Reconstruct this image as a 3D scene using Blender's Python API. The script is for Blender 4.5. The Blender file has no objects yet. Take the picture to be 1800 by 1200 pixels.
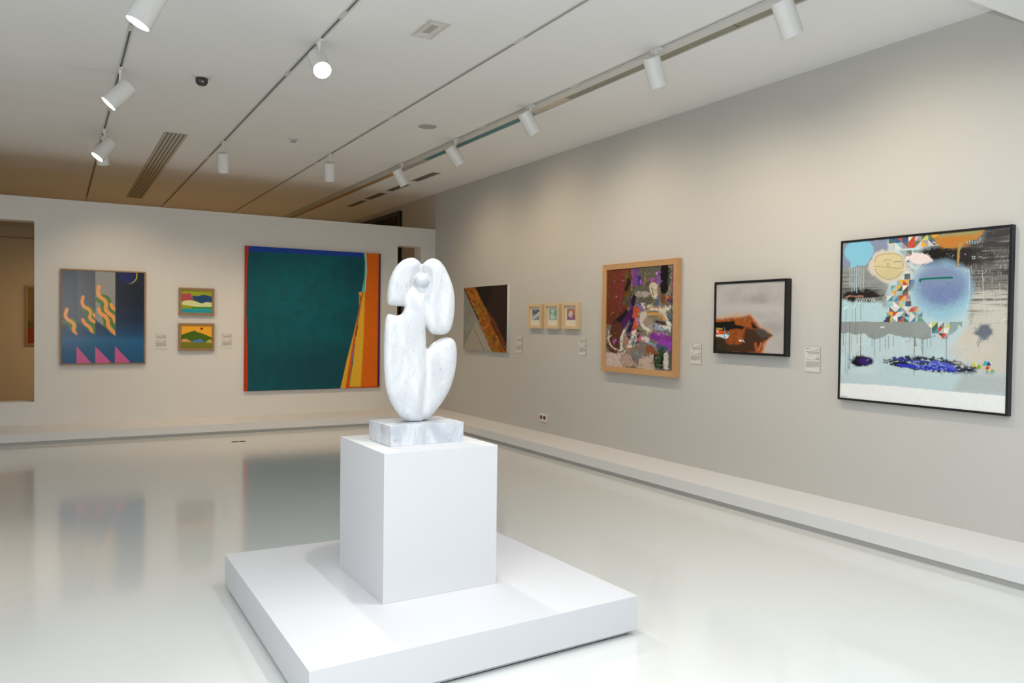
import bpy, bmesh, math, random
import numpy as np
from mathutils import Vector, Matrix
C = bpy.context.scene.collection
sc = bpy.context.scene
R = math.radians

# ------------------------------------------------------------------ camera
W, D, H, PT = 5.587, 12.155, 3.7675, 3.165      # right wall x, partition y, ceiling z, partition top z
YAW, PITCH, ROLL = R(30.3736), R(-1.1711), R(0.7451)
fw = Vector((math.sin(YAW)*math.cos(PITCH), math.cos(YAW)*math.cos(PITCH), math.sin(PITCH)))
r0 = Vector((math.cos(YAW), -math.sin(YAW), 0)); u0 = r0.cross(fw)
rr = r0*math.cos(ROLL)+u0*math.sin(ROLL); uu = -r0*math.sin(ROLL)+u0*math.cos(ROLL)
cd = bpy.data.cameras.new('camera'); cam = bpy.data.objects.new('camera', cd); C.objects.link(cam)
cam.matrix_world = Matrix(((rr.x, uu.x, -fw.x, 0), (rr.y, uu.y, -fw.y, 0), (rr.z, uu.z, -fw.z, 1.55), (0, 0, 0, 1)))
cd.sensor_fit = 'HORIZONTAL'; cd.sensor_width = 36; cd.lens = 1372.67/1800*36; cd.clip_start = .05
sc.camera = cam

# ------------------------------------------------------------------ light set-up
world = bpy.data.worlds.new('world'); sc.world = world; world.use_nodes = True
world.node_tree.nodes['Background'].inputs[0].default_value = (.9, .93, 1, 1)
world.node_tree.nodes['Background'].inputs[1].default_value = .15
sc.view_settings.view_transform = 'Standard'; sc.view_settings.look = 'None'
sc.view_settings.gamma = 1; sc.view_settings.exposure = 0.11
sc.view_settings.use_curve_mapping = False

WARM = (1, .76, .50)
def light(name, typ, loc, energy, color=(1, 1, 1), direction=None, **kw):
    d = bpy.data.lights.new(name, typ); d.energy = energy; d.color = color
    for k, v in kw.items(): setattr(d, k, v)
    o = bpy.data.objects.new(name, d); C.objects.link(o); o.location = loc
    if direction is not None: o.rotation_euler = Vector(direction).to_track_quat('-Z', 'Y').to_euler()
    return o
# the photographer's flash, on the camera's hot shoe
light('camera_flash', 'SPOT', (.05, 0, 1.80), 195, (.94, .97, 1), fw+Vector((0, 0, .02)), spot_size=R(125), spot_blend=.5, shadow_soft_size=.035)
SPOT_W = 175            # one gallery spotlight
# soft overhead fill, unseen, added to lift the floor, ceiling and near walls
light('overhead_fill_behind', 'AREA', (0.9, .2, 3.45), 205, (.86, .93, 1), (0, 0, -1), shape='RECTANGLE', size=8.0, size_y=4.4)
light('side_fill_left', 'AREA', (-3.9, 3.2, 1.9), 40, (.84, .92, 1), (1, 0, 0), shape='RECTANGLE', size=6.5, size_y=2.6)  # added side fill before the plain left wall, lifts plinth and right wall
# gallery lighting of the room beyond the partition
light('ceiling_light_beyond', 'AREA', (2.2, 15.2, 2.3), 44, (1, .60, .25), (0, .5, -1), shape='RECTANGLE', size=5.5, size_y=.4)

# ------------------------------------------------------------------ materials
def mat(name, col, rough=.5, spec=.5, metal=0, coat=0, bump=None, mott=None, emis=None):
    m = bpy.data.materials.new(name); m.use_nodes = True; nt = m.node_tree; b = nt.nodes['Principled BSDF']
    b.inputs['Base Color'].default_value = (*col, 1); b.inputs['Roughness'].default_value = rough
    b.inputs['Specular IOR Level'].default_value = spec; b.inputs['Metallic'].default_value = metal
    b.inputs['Coat Weight'].default_value = coat
    tc = nt.nodes.new('ShaderNodeTexCoord')
    if mott:   # (scale, amount)
        n = nt.nodes.new('ShaderNodeTexNoise'); n.inputs['Scale'].default_value = mott[0]; n.inputs['Detail'].default_value = 5
        nt.links.new(tc.outputs['Object'], n.inputs['Vector'])
        mx = nt.nodes.new('ShaderNodeMix'); mx.data_type = 'RGBA'
        mx.inputs[6].default_value = (*[c*(1-mott[1]) for c in col], 1); mx.inputs[7].default_value = (*[min(1, c*(1+mott[1])) for c in col], 1)
        nt.links.new(n.outputs[0], mx.inputs[0]); nt.links.new(mx.outputs[2], b.inputs['Base Color'])
    if bump:   # (scale, strength, distance)
        n = nt.nodes.new('ShaderNodeTexNoise'); n.inputs['Scale'].default_value = bump[0]; n.inputs['Detail'].default_value = 3
        nt.links.new(tc.outputs['Object'], n.inputs['Vector'])
        bp = nt.nodes.new('ShaderNodeBump'); bp.inputs['Strength'].default_value = bump[1]; bp.inputs['Distance'].default_value = bump[2]
        nt.links.new(n.outputs[0], bp.inputs['Height']); nt.links.new(bp.outputs[0], b.inputs['Normal'])
    if emis:
        b.inputs['Emission Color'].default_value = (*emis[0], 1); b.inputs['Emission Strength'].default_value = emis[1]
    return m
def wood(name, c1, c2, scale=6, rough=.45):
    m = mat(name, c1, rough); nt = m.node_tree; b = nt.nodes['Principled BSDF']
    tc = nt.nodes.new('ShaderNodeTexCoord'); mp = nt.nodes.new('ShaderNodeMapping'); mp.inputs['Scale'].default_value = (scale*4, scale*4, scale*.6)
    n = nt.nodes.new('ShaderNodeTexNoise'); n.inputs['Scale'].default_value = 2; n.inputs['Detail'].default_value = 6; n.inputs['Distortion'].default_value = .6
    mx = nt.nodes.new('ShaderNodeMix'); mx.data_type = 'RGBA'; mx.inputs[6].default_value = (*c1, 1); mx.inputs[7].default_value = (*c2, 1)
    nt.links.new(tc.outputs['Object'], mp.inputs[0]); nt.links.new(mp.outputs[0], n.inputs['Vector']); nt.links.new(n.outputs[0], mx.inputs[0]); nt.links.new(mx.outputs[2], b.inputs['Base Color'])
    return m
M = {}
M['wall'] = mat('grey_beige_wall_paint', (.55, .54, .505), .75, .3, bump=(140, .12, .002))
M['white_wall'] = mat('warm_white_wall_paint', (.74, .725, .69), .7, .3, bump=(140, .12, .002))
M['back_wall'] = mat('back_room_wall_paint', (.52, .48, .41), .75, .3)
M['ceiling'] = mat('white_ceiling_paint', (.88, .885, .89), .75, .25, bump=(90, .08, .002))
M['ledge'] = mat('white_ledge_paint', (.74, .735, .725), .55, .4, bump=(60, .05, .002))
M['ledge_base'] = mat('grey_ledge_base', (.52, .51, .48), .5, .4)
M['plinth'] = mat('white_plinth_paint', (.635, .635, .65), .6, .35, bump=(80, .06, .002))
M['lamp'] = mat('white_lamp_enamel', (.82, .82, .80), .25, .5)
M['track'] = mat('white_track_enamel', (.66, .66, .64), .35, .5)
M['slot'] = mat('dark_track_slot', (.10, .10, .10), .35, .5)
M['dark'] = mat('dark_recess', (.02, .02, .02), .6)  # near-black, paints shade in slots and gaps; also outlet covers, card edges
M['slat'] = mat('diffuser_slat_enamel', (.50, .48, .42), .4, .5)
M['louvre'] = mat('louvre_metal', (.28, .27, .22), .5, .5, metal=.3)
M['black_frame'] = mat('black_frame_lacquer', (.008, .008, .010), .35, .4)
M['oak'] = wood('pale_oak_wood', (.47, .255, .105), (.58, .34, .16))
M['oak2'] = wood('light_pine_wood', (.62, .45, .25), (.74, .57, .36))
M['walnut'] = wood('brown_wood', (.26, .15, .06), (.36, .22, .10))
M['canvas_edge'] = mat('raw_canvas_edge', (.52, .50, .45), .8, .2)
M['smoke_dome'] = mat('dark_smoked_dome', (.012, .012, .015), .08, .6, coat=.5)
M['plastic'] = mat('white_plastic', (.72, .70, .67), .35)
M['grille'] = mat('grey_speaker_grille', (.42, .43, .42), .6)
M['bulb'] = mat('lit_lamp_face', (1, 1, 1), .3, emis=((1, .93, .80), 14))
M['reflector'] = mat('lamp_reflector', (.5, .5, .5), .25, metal=.8)

def floor_mat():
    m = mat('glossy_epoxy_floor', (.69, .70, .675), .13, .5); nt = m.node_tree; b = nt.nodes['Principled BSDF']
    b.inputs['IOR'].default_value = 1.5; b.inputs['Coat Weight'].default_value = .25; b.inputs['Coat Roughness'].default_value = .04
    tc = nt.nodes.new('ShaderNodeTexCoord')
    n = nt.nodes.new('ShaderNodeTexNoise'); n.inputs['Scale'].default_value = 1.6; n.inputs['Detail'].default_value = 2
    n2 = nt.nodes.new('ShaderNodeTexNoise'); n2.inputs['Scale'].default_value = 11; n2.inputs['Detail'].default_value = 2
    ad = nt.nodes.new('ShaderNodeMath'); ad.operation = 'MULTIPLY_ADD'; ad.inputs[1].default_value = .12
    bp = nt.nodes.new('ShaderNodeBump'); bp.inputs['Strength'].default_value = .5; bp.inputs['Distance'].default_value = .004
    nt.links.new(tc.outputs['Object'], n.inputs['Vector']); nt.links.new(tc.outputs['Object'], n2.inputs['Vector'])
    nt.links.new(n2.outputs[0], ad.inputs[0]); nt.links.new(n.outputs[0], ad.inputs[2]); nt.links.new(ad.outputs[0], bp.inputs['Height'])
    nt.links.new(bp.outputs[0], b.inputs['Normal']); nt.links.new(bp.outputs[0], b.inputs['Coat Normal'])
    return m
M['floor'] = floor_mat()

def marble(name, c1, c2, amount):
    m = mat(name, c1, .38, .45); nt = m.node_tree; b = nt.nodes['Principled BSDF']
    b.inputs['Subsurface Weight'].default_value = .0
    tc = nt.nodes.new('ShaderNodeTexCoord'); mp = nt.nodes.new('ShaderNodeMapping'); mp.inputs['Rotation'].default_value = (.3, .9, .2); mp.inputs['Scale'].default_value = (1, 1, .45)
    nt.links.new(tc.outputs['Object'], mp.inputs[0])
    n = nt.nodes.new('ShaderNodeTexNoise'); n.inputs['Scale'].default_value = 9; n.inputs['Detail'].default_value = 9; n.inputs['Roughness'].default_value = .62; n.inputs['Distortion'].default_value = .9
    r = nt.nodes.new('ShaderNodeValToRGB'); r.color_ramp.elements[0].position = .40; r.color_ramp.elements[0].color = (*c2, 1)
    r.color_ramp.elements[1].position = .62; r.color_ramp.elements[1].color = (*c1, 1)
    n2 = nt.nodes.new('ShaderNodeTexNoise'); n2.inputs['Scale'].default_value = 34; n2.inputs['Detail'].default_value = 6; n2.inputs['Distortion'].default_value = 1.5
    r2 = nt.nodes.new('ShaderNodeValToRGB'); r2.color_ramp.elements[0].position = .27; r2.color_ramp.elements[0].color = tuple([amount]*3)+(1,); r2.color_ramp.elements[1].position = .36; r2.color_ramp.elements[1].color = (1, 1, 1, 1)
    mx = nt.nodes.new('ShaderNodeMix'); mx.data_type = 'RGBA'; mx.blend_type = 'MULTIPLY'; mx.inputs[0].default_value = 1
    nt.links.new(mp.outputs[0], n.inputs['Vector']); nt.links.new(mp.outputs[0], n2.inputs['Vector'])
    nt.links.new(n.outputs[0], r.inputs[0]); nt.links.new(n2.outputs[0], r2.inputs[0])
    nt.links.new(r.outputs[0], mx.inputs[6]); nt.links.new(r2.outputs[0], mx.inputs[7]); nt.links.new(mx.outputs[2], b.inputs['Base Color'])
    return m
M['marble'] = marble('white_marble', (.72, .73, .74), (.58, .595, .62), .60)
M['marble_base'] = marble('grey_veined_marble', (.72, .735, .75), (.48, .51, .55), .62)

def print_mat(name, rough=.5, spec=.5, coat=0.0, bump=0):
    m = mat(name, (1, 1, 1), rough, spec, coat=coat); nt = m.node_tree
    a = nt.nodes.new('ShaderNodeAttribute'); a.attribute_name = 'paint'
    b = nt.nodes['Principled BSDF']; b.inputs['Coat Roughness'].default_value = .25
    nt.links.new(a.outputs['Color'], b.inputs['Base Color'])
    if bump:
        tc = nt.nodes.new('ShaderNodeTexCoord'); n = nt.nodes.new('ShaderNodeTexNoise'); n.inputs['Scale'].default_value = 60; n.inputs['Detail'].default_value = 4
        bp = nt.nodes.new('ShaderNodeBump'); bp.inputs['Strength'].default_value = bump; bp.inputs['Distance'].default_value = .003
        nt.links.new(tc.outputs['Object'], n.inputs['Vector']); nt.links.new(n.outputs[0], bp.inputs['Height']); nt.links.new(bp.outputs[0], b.inputs['Normal'])
    return m
M['print'] = print_mat('matt_paint', .7, .3)
M['gloss_print'] = print_mat('glossy_oil_paint', .24, .42, bump=.12)
M['oil'] = print_mat('oil_paint', .6, .18, bump=.4)

# ------------------------------------------------------------------ mesh helpers
def box(bm, x0, x1, y0, y1, z0, z1):
    vs = [bm.verts.new(p) for p in ((x0, y0, z0), (x1, y0, z0), (x1, y1, z0), (x0, y1, z0), (x0, y0, z1), (x1, y0, z1), (x1, y1, z1), (x0, y1, z1))]
    for f in ((0, 3, 2, 1), (4, 5, 6, 7), (0, 1, 5, 4), (1, 2, 6, 5), (2, 3, 7, 6), (3, 0, 4, 7)): bm.faces.new([vs[i] for i in f])
def prism(bm, pts, z0, z1):
    lo = [bm.verts.new((x, y, z0)) for x, y in pts]; hi = [bm.verts.new((x, y, z1)) for x, y in pts]; n = len(pts)
    bm.faces.new(lo[::-1]); bm.faces.new(hi)
    for i in range(n): bm.faces.new((lo[i], lo[(i+1) % n], hi[(i+1) % n], hi[i]))
def lathe(bm, prof, n=32, axis=None, origin=(0, 0, 0), cap=True):
    q = Vector((0, 0, 1)).rotation_difference(Vector(axis)) if axis is not None else None
    o = Vector(origin); rings = []
    for r, z in prof:
        ring = []
        for k in range(n):
            v = Vector((r*math.cos(2*math.pi*k/n), r*math.sin(2*math.pi*k/n), z))
            if q: v = q @ v
            ring.append(bm.verts.new(v+o))
        rings.append(ring)
    for a, b in zip(rings, rings[1:]):
        for k in range(n): bm.faces.new((a[k], a[(k+1) % n], b[(k+1) % n], b[k]))
    if cap: bm.faces.new(rings[0][::-1]); bm.faces.new(rings[-1])
def obj(name, bm, m, parent=None, bevel=0, smooth=False, loc=None):
    if bevel:
        bmesh.ops.bevel(bm, geom=[e for e in bm.edges], offset=bevel, segments=2, affect='EDGES', profile=.7)
    bmesh.ops.recalc_face_normals(bm, faces=bm.faces)
    me = bpy.data.meshes.new(name); bm.to_mesh(me); bm.free(); me.materials.append(m)
    if smooth:
        me.polygons.foreach_set('use_smooth', [True]*len(me.polygons))
        try: me.set_sharp_from_angle(angle=R(40))
        except Exception: pass
    o = bpy.data.objects.new(name, me); C.objects.link(o)
    if parent: o.parent = parent
    if loc: o.location = loc
    return o
def bx(name, dims, m, parent=None, bevel=0):
    bm = bmesh.new(); box(bm, *dims); return obj(name, bm, m, parent, bevel)
def tag(o, label, cat, group=None, kind=None):
    if label: o['label'] = label
    if cat: o['category'] = cat
    if group: o['group'] = group
    if kind: o['kind'] = kind
    return o
def struct(o, label=None, cat=None):
    o['kind'] = 'structure'
    if label: o['label'] = label
    if cat: o['category'] = cat
    return o
def empty(name, loc, rz=0):
    e = bpy.data.objects.new(name, None); C.objects.link(e); e.location = loc; e.rotation_euler = (0, 0, rz); e.empty_display_size = .05
    return e

# ------------------------------------------------------------------ room shell
XL, YB, YF = -4.0, -3.0, 16.95
struct(bx('floor', (XL-.2, W+.2, YB-.2, YF+.2, -.1, 0), M['floor']), 'glossy pale grey green poured epoxy floor reflecting the walls', 'floor')
struct(bx('wall_right', (W, W+.2, YB, D, 0, H+.2), M['wall']), 'long grey beige gallery wall hung with paintings on the right', 'wall')
struct(bx('wall_right', (W, W+.2, D, YF, 0, H+.2), M['back_wall']), 'pale stretch of right wall seen beyond the partition', 'wall')
struct(bx('wall_left', (XL-.2, XL, YB, YF, 0, H+.2), M['white_wall']), 'white gallery wall to the left of the room', 'wall')
struct(bx('wall_behind', (XL, W, YB-.2, YB, 0, H+.2), mat('unseen_wall_dark', (.10, .10, .10), .7)), 'dark wall behind the photographer', 'wall')  # unseen wall kept near black so the blue painting mirrors less light
bw = struct(bx('wall_back', (XL, W, YF, YF+.2, 0, H+.2), M['back_wall']), 'far wall of the back room seen through the left opening', 'wall')
bx('picture_rail', (XL, W, YF-.012, YF, 3.03, 3.05), M['walnut'], bw)
bx('skirting_board', (XL, W, YF-.02, YF, 0, .045), M['walnut'], bw)
# partition with two tall narrow openings
PD = .28
bm = bmesh.new()
O1, O2 = (-.64, -.232), (4.905, 5.325); oz0, oz1 = .453, 2.852
for x0, x1 in ((XL, O1[0]), (O1[1], O2[0]), (O2[1], W)): box(bm, x0, x1, D, D+PD, 0, PT)
for a, b in (O1, O2):
    box(bm, a, b, D, D+PD, 0, oz0); box(bm, a, b, D, D+PD, oz1, PT)
bmesh.ops.remove_doubles(bm, verts=bm.verts, dist=1e-5)
struct(obj('wall_partition', bm, M['white_wall']), 'free standing white partition wall stopping short of the ceiling', 'wall')

# ceiling: backing slab, panels separated by seams, track gaps left open
cl = struct(bx('ceiling', (XL, W, YB, YF, H+.03, H+.12), M['ceiling']), 'white gallery ceiling made of large flush panels', 'ceiling')
TR = [.497, 1.79, 3.118, 4.135]; tw = .021
bays = [(XL, TR[0]-tw, [7.91, 8.64, 9.31, 10.0, 13.4]), (TR[0]+tw, TR[1]-tw, [13.4]), (TR[1]+tw, TR[2]-tw, [7.81, 9.6, 11.9]),
        (TR[2]+tw, TR[3]-tw, []), (TR[3]+tw, 4.262, []), (4.372, W, [])]
cuts = {2: [], 5: [(4.755, 4.88, 10.46, 11.27), (4.755, 4.885, 11.60, 12.36), (4.755, 4.885, 12.57, 13.41), (4.77, 4.89, 13.55, 14.41)]}
for bi, (x0, x1, seams) in enumerate(bays):
    ys = [YB]+seams+[YF]
    for a, b in zip(ys, ys[1:]):
        g = .014
        holes = [c for c in cuts.get(bi, []) if a < c[2] < b]
        bm = bmesh.new(); y = a+g/2; end = b-g/2
        for hx0, hx1, hy0, hy1 in holes:
            hy1c = min(hy1, end)
            box(bm, x0, x1, y, hy0, H, H+.03); box(bm, x0, hx0, hy0, hy1c, H, H+.03); box(bm, hx1, x1, hy0, hy1c, H, H+.03); y = hy1c
        if y < end: box(bm, x0, x1, y, end, H, H+.03)
        obj('ceiling_panel', bm, M['ceiling'], cl)
# dropped soffit above the photographer
struct(bx('trim_soffit', (XL, W, YB, 2.655, 3.50, H+.03), M['ceiling']), 'dropped ceiling soffit crossing the top right corner', 'soffit')

# ledges along the two walls, standing on recessed plinths
lz, lb = .1444, .0413
LW, LD = .5884, .8948
bm = bmesh.new(); box(bm, W-LW, W-.001, YB+.001, D-.001, lb, lz); l = obj('low_ledge', bm, M['ledge'], bevel=.002)
tag(l, 'long low white ledge running along the foot of the grey beige wall', 'ledge')
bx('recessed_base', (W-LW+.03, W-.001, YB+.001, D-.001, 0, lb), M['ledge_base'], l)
bm = bmesh.new(); box(bm, XL+.001, W-LW-.001, D-LD, D-.001, lb, lz); l = obj('low_ledge', bm, M['ledge'], bevel=.002)
tag(l, 'low white ledge running along the foot of the white partition', 'ledge')
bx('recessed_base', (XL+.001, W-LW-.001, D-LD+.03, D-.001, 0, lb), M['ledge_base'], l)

# ------------------------------------------------------------------ platform, plinth, marble base
def inset(q, d):
    cx = sum(p[0] for p in q)/4; cy = sum(p[1] for p in q)/4
    return [(x+(d if x < cx else -d), y+(d if y < cy else -d)) for x, y in q]
Q = [(.852, 2.975), (2.535, 3.04), (2.49, 4.70), (.857, 4.73)]
pe = empty('display_platform', (0, 0, 0))
tag(pe, 'wide low square white platform under the plinth on the glossy floor', 'platform')
bm = bmesh.new(); prism(bm, Q, .0282, .1998); obj('deck', bm, M['plinth'], pe, bevel=.0015)
bm = bmesh.new(); prism(bm, inset(Q, .03), .006, .0282); obj('recessed_base', bm, M['plinth'], pe)
bm = bmesh.new(); prism(bm, inset(Q, .033), .0, .006); obj('gap_shade_slab', bm, M['dark'], pe)  # near-black slab, painted shade between platform and floor
bm = bmesh.new(); prism(bm, [(1.365, 3.526), (1.994, 3.537), (1.985, 4.186), (1.362, 4.181)], .2003, .9271)
tag(obj('sculpture_plinth', bm, M['plinth'], bevel=.0015), 'tall white box plinth carrying the marble base and sculpture', 'plinth')
bm = bmesh.new(); prism(bm, [(1.468, 3.711), (1.889, 3.724), (1.88, 4.024), (1.465, 4.013)], .9271, 1.0323)
tag(obj('marble_base', bm, M['marble_base'], bevel=.003), 'rectangular grey veined marble slab beneath the abstract sculpture', 'base')

# ------------------------------------------------------------------ sculpture (one block, meshed from a distance field)
def seg_dist(px, py, poly, closed=True):
    poly = np.array(poly, float); n = len(poly)
    d = np.full(px.shape, 1e9); inside = np.zeros(px.shape, bool)
    for i in range(n if closed else n-1):
        ax, ay = poly[i]; bx_, by_ = poly[(i+1) % n]
        ex, ey = bx_-ax, by_-ay
        t = np.clip(((px-ax)*ex+(py-ay)*ey)/(ex*ex+ey*ey+1e-12), 0, 1)
        d = np.minimum(d, np.hypot(px-ax-t*ex, py-ay-t*ey))
        if closed:
            c = ((ay > py) != (by_ > py)) & (px < (bx_-ax)*(py-ay)/(by_-ay+1e-12)+ax)
            inside ^= c
    return np.where(inside, -d, d) if closed else d
def smooth_poly(p, it=2):
    p = np.array(p, float)
    for _ in range(it):
        a = p*.75+np.roll(p, -1, 0)*.25; b = p*.25+np.roll(p, -1, 0)*.75
        p = np.stack([a, b], 1).reshape(-1, 2)
    return p
SX = 1/(3.335*329.0)                                   # sketch unit -> metres
def sk(p): return [((x-272)*SX, (997-y)*SX) for x, y in p]
def build_sculpture():
    hstep = .0048
    xs = np.arange(-.235, .235, hstep); ds = np.arange(-.17, .17, hstep); zs = np.arange(-.02, .90, hstep)
    X, Z = np.meshgrid(xs, zs, indexing='ij')
    def body(poly, T, r, zc, smooth=2):
        d2 = seg_dist(X, Z, smooth_poly(sk(poly), smooth))[:, None, :]
        q1 = d2+r; q2 = np.abs(ds[None, :, None]-zc)-T+r
        return np.minimum(np.maximum(q1, q2), 0)+np.hypot(np.maximum(q1, 0), np.maximum(q2, 0))-r
    def smin(a, b, k):
        h = np.clip(.5+.5*(b-a)/k, 0, 1); return b*(1-h)+a*h-k*h*(1-h)
    LL = body([(213, 47), (155, 68), (110, 120), (82, 195), (74, 255), (74, 318), (90, 333), (185, 333), (202, 300), (212, 240), (235, 175), (262, 110), (262, 80), (240, 56)], .068, .046, .004)
    RL = body([(338, 42), (300, 60), (266, 92), (286, 140), (291, 240), (287, 400), (296, 448), (325, 492), (385, 500), (432, 490), (458, 440), (471, 335), (466, 235), (434, 145), (390, 66)], .072, .056, .004)
    TOPF = body([(240, 70), (262, 92), (280, 92), (310, 70), (330, 130), (320, 250), (220, 250), (220, 130)], .044, .03, -.012)
    COL = body([(222, 215), (300, 205), (294, 300), (290, 600), (290, 760), (240, 960), (200, 900), (170, 500), (172, 380), (180, 300)], .066, .026, .011)
    BL = body([(66, 392), (92, 376), (120, 388), (165, 386), (180, 370), (240, 370), (289, 520), (292, 760), (300, 1003), (240, 1003), (180, 998), (120, 930), (78, 840), (60, 720), (59, 500)], .078, .046, .002)
    AR = body([(284, 620), (320, 560), (380, 518), (440, 508), (478, 535), (488, 600), (482, 690), (462, 790), (420, 875), (370, 940), (320, 997), (250, 1003), (240, 960), (262, 800), (285, 690)], .070, .054, -.006)
    f = smin(LL, TOPF, .03)
    f2 = smin(COL, BL, .045)
    f2 = smin(f2, AR, .013)
    f = smin(f, f2, .018)
    f = smin(f, RL, .009)
    bxp, bz = sk([(275, 179)])[0]
    ball = np.sqrt((X[:, None, :]-bxp)**2+(Z[:, None, :]-bz)**2+(ds[None, :, None]-.050)**2)-.0375
    # shallow hollow round the ball, then the ball
    hollow = np.sqrt((X[:, None, :]-bxp)**2+(Z[:, None, :]-bz)**2*.45+(ds[None, :, None]-.105)**2)-.062
    f = -smin(-f, hollow, .02)
    f = smin(f, ball, .004)
    # surface nets
    nx, ny, nz = f.shape
    s = f < 0
    corners = [(i, j, k) for i in (0, 1) for j in (0, 1) for k in (0, 1)]
    def sub(a, c): return a[c[0]:nx-1+c[0], c[1]:ny-1+c[1], c[2]:nz-1+c[2]]
    acc = np.zeros((nx-1, ny-1, nz-1, 3)); cnt = np.zeros((nx-1, ny-1, nz-1))
    for a in range(8):
        for b in range(a+1, 8):
            ca, cb = corners[a], corners[b]
            if sum(abs(ca[t]-cb[t]) for t in range(3)) != 1: continue
            fa, fb = sub(f, ca), sub(f, cb); cr = (fa < 0) != (fb < 0)
            t = np.where(cr, fa/(fa-fb+1e-15), 0)
            for ax in range(3): acc[..., ax] += np.where(cr, ca[ax]+t*(cb[ax]-ca[ax]), 0)
            cnt += cr
    act = cnt > 0; idx = -np.ones(act.shape, int); I = np.argwhere(act); idx[act] = np.arange(len(I))
    P = (I+acc[act]/cnt[act][:, None])*hstep+np.array([xs[0], ds[0], zs[0]])
    faces = []
    for ax in range(3):
        o1, o2 = [(1, 2), (2, 0), (0, 1)][ax]
        lo = [slice(1, -1)]*3; lo[ax] = slice(0, -1); hi = list(lo); hi[ax] = slice(1, None)
        a = s[tuple(lo)]; b = s[tuple(hi)]
        E_ = np.argwhere(a != b)
        if not len(E_): continue
        off = np.array([1, 1, 1]); off[ax] = 0; e = E_+off
        flip = a[a != b]
        def g(d1, d2):
            q = e.copy(); q[:, o1] -= d1; q[:, o2] -= d2; return idx[q[:, 0], q[:, 1], q[:, 2]]
        F = np.stack([g(0, 0), g(1, 0), g(1, 1), g(0, 1)], 1)
        F[~flip] = F[~flip][:, ::-1]; faces.append(F)
    F = np.concatenate(faces); F = F[(F >= 0).all(1)]
    a = R(23.3)                                         # across = camera-right, depth = towards the viewer, sheared so the block lies parallel to its base
    er = np.array([math.cos(a), -math.sin(a), 0]); ed = np.array([-math.sin(a), -math.cos(a), 0])
    dsh = P[:, 1:2]-.34*P[:, 0:1]
    V = P[:, 0:1]*er+dsh*ed+P[:, 2:3]*np.array([0, 0, 1])
    me = bpy.data.meshes.new('abstract_sculpture'); me.from_pydata(V.tolist(), [], F.tolist()); me.validate(); me.update()
    bm = bmesh.new(); bm.from_mesh(me); bmesh.ops.recalc_face_normals(bm, faces=bm.faces)
    for _ in range(2): bmesh.ops.smooth_vert(bm, verts=bm.verts, factor=.5, use_axis_x=True, use_axis_y=True, use_axis_z=True)
    bm.to_mesh(me); bm.free()
    me.polygons.foreach_set('use_smooth', [True]*len(me.polygons)); me.materials.append(M['marble'])
    o = bpy.data.objects.new('abstract_sculpture', me); C.objects.link(o); o.location = (1.700, 3.865, 1.0323)
    zmin = min(v.co.z for v in me.vertices); o.location.z = 1.0323-zmin-.0005
    tag(o, 'white marble abstract sculpture with rounded lobes and a small ball', 'sculpture')
build_sculpture()

# ------------------------------------------------------------------ tracks and slot
for i, x in enumerate(TR):
    t = empty('lighting_track', (x, 0, H)); 
    tag(t, ['leftmost recessed lighting track, carrying the lamps turned left', 'recessed lighting track that carries the glaring lit spotlight', 'recessed lighting track between the glaring lamp and the lamps by the right wall', 'recessed lighting track nearest the right wall, carrying five lamps'][i], 'lighting track', 'recessed ceiling tracks')
    ye = 16.1
    bm = bmesh.new()
    for s in (-1, 1): box(bm, min(s*.0085, s*.021), max(s*.0085, s*.021), 2.66, ye, -.004, .022)
    obj('track_rail', bm, M['track'], t)
    bx('track_slot', (-.0085, .0085, 2.66, ye, .006, .022), M['slot'], t)
    for y in ([6.55, 9.2, 12.1], [5.45, 7.0, 11.2], [5.2, 7.9, 10.7], [5.9, 7.7, 9.5])[i]:
        bx('track_connector', (-.0085, .0085, y, y+.14, -.004, .006), M['track'], t)
sl = empty('ceiling_slot', (4.317, 0, H)); tag(sl, 'long narrow ceiling slot of coloured strips beside the right hand track', 'ceiling slot')
seg = [(2.66, 4.17, (.26, .25, .18)), (4.18, 6.37, (.26, .25, .18)), (6.37, 6.99, (.60, .52, .40)), (6.99, 7.02, (.5, .5, .5)), (7.02, 9.75, (.025, .20, .21)), (9.75, 10.9, (.45, .43, .38)), (10.9, 15.2, (.50, .30, .10)), (15.2, YF, (.5, .45, .35))]
cm = {}
for a, b, c in seg:
    if c not in cm: cm[c] = mat('slot_strip', c, .35, .4)
    bx('slot_strip', (-.053, .053, a, b-.004, .006, .016), cm[c], sl)
bm = bmesh.new(); box(bm, -.055, -.048, 2.66, YF, -.004, .02); box(bm, .048, .055, 2.66, YF, -.004, .02); obj('slot_edge', bm, M['track'], sl)
bx('cover_strip', (-.15, -.062, 2.66, YF, -.010, 0), M['track'], sl)

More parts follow.
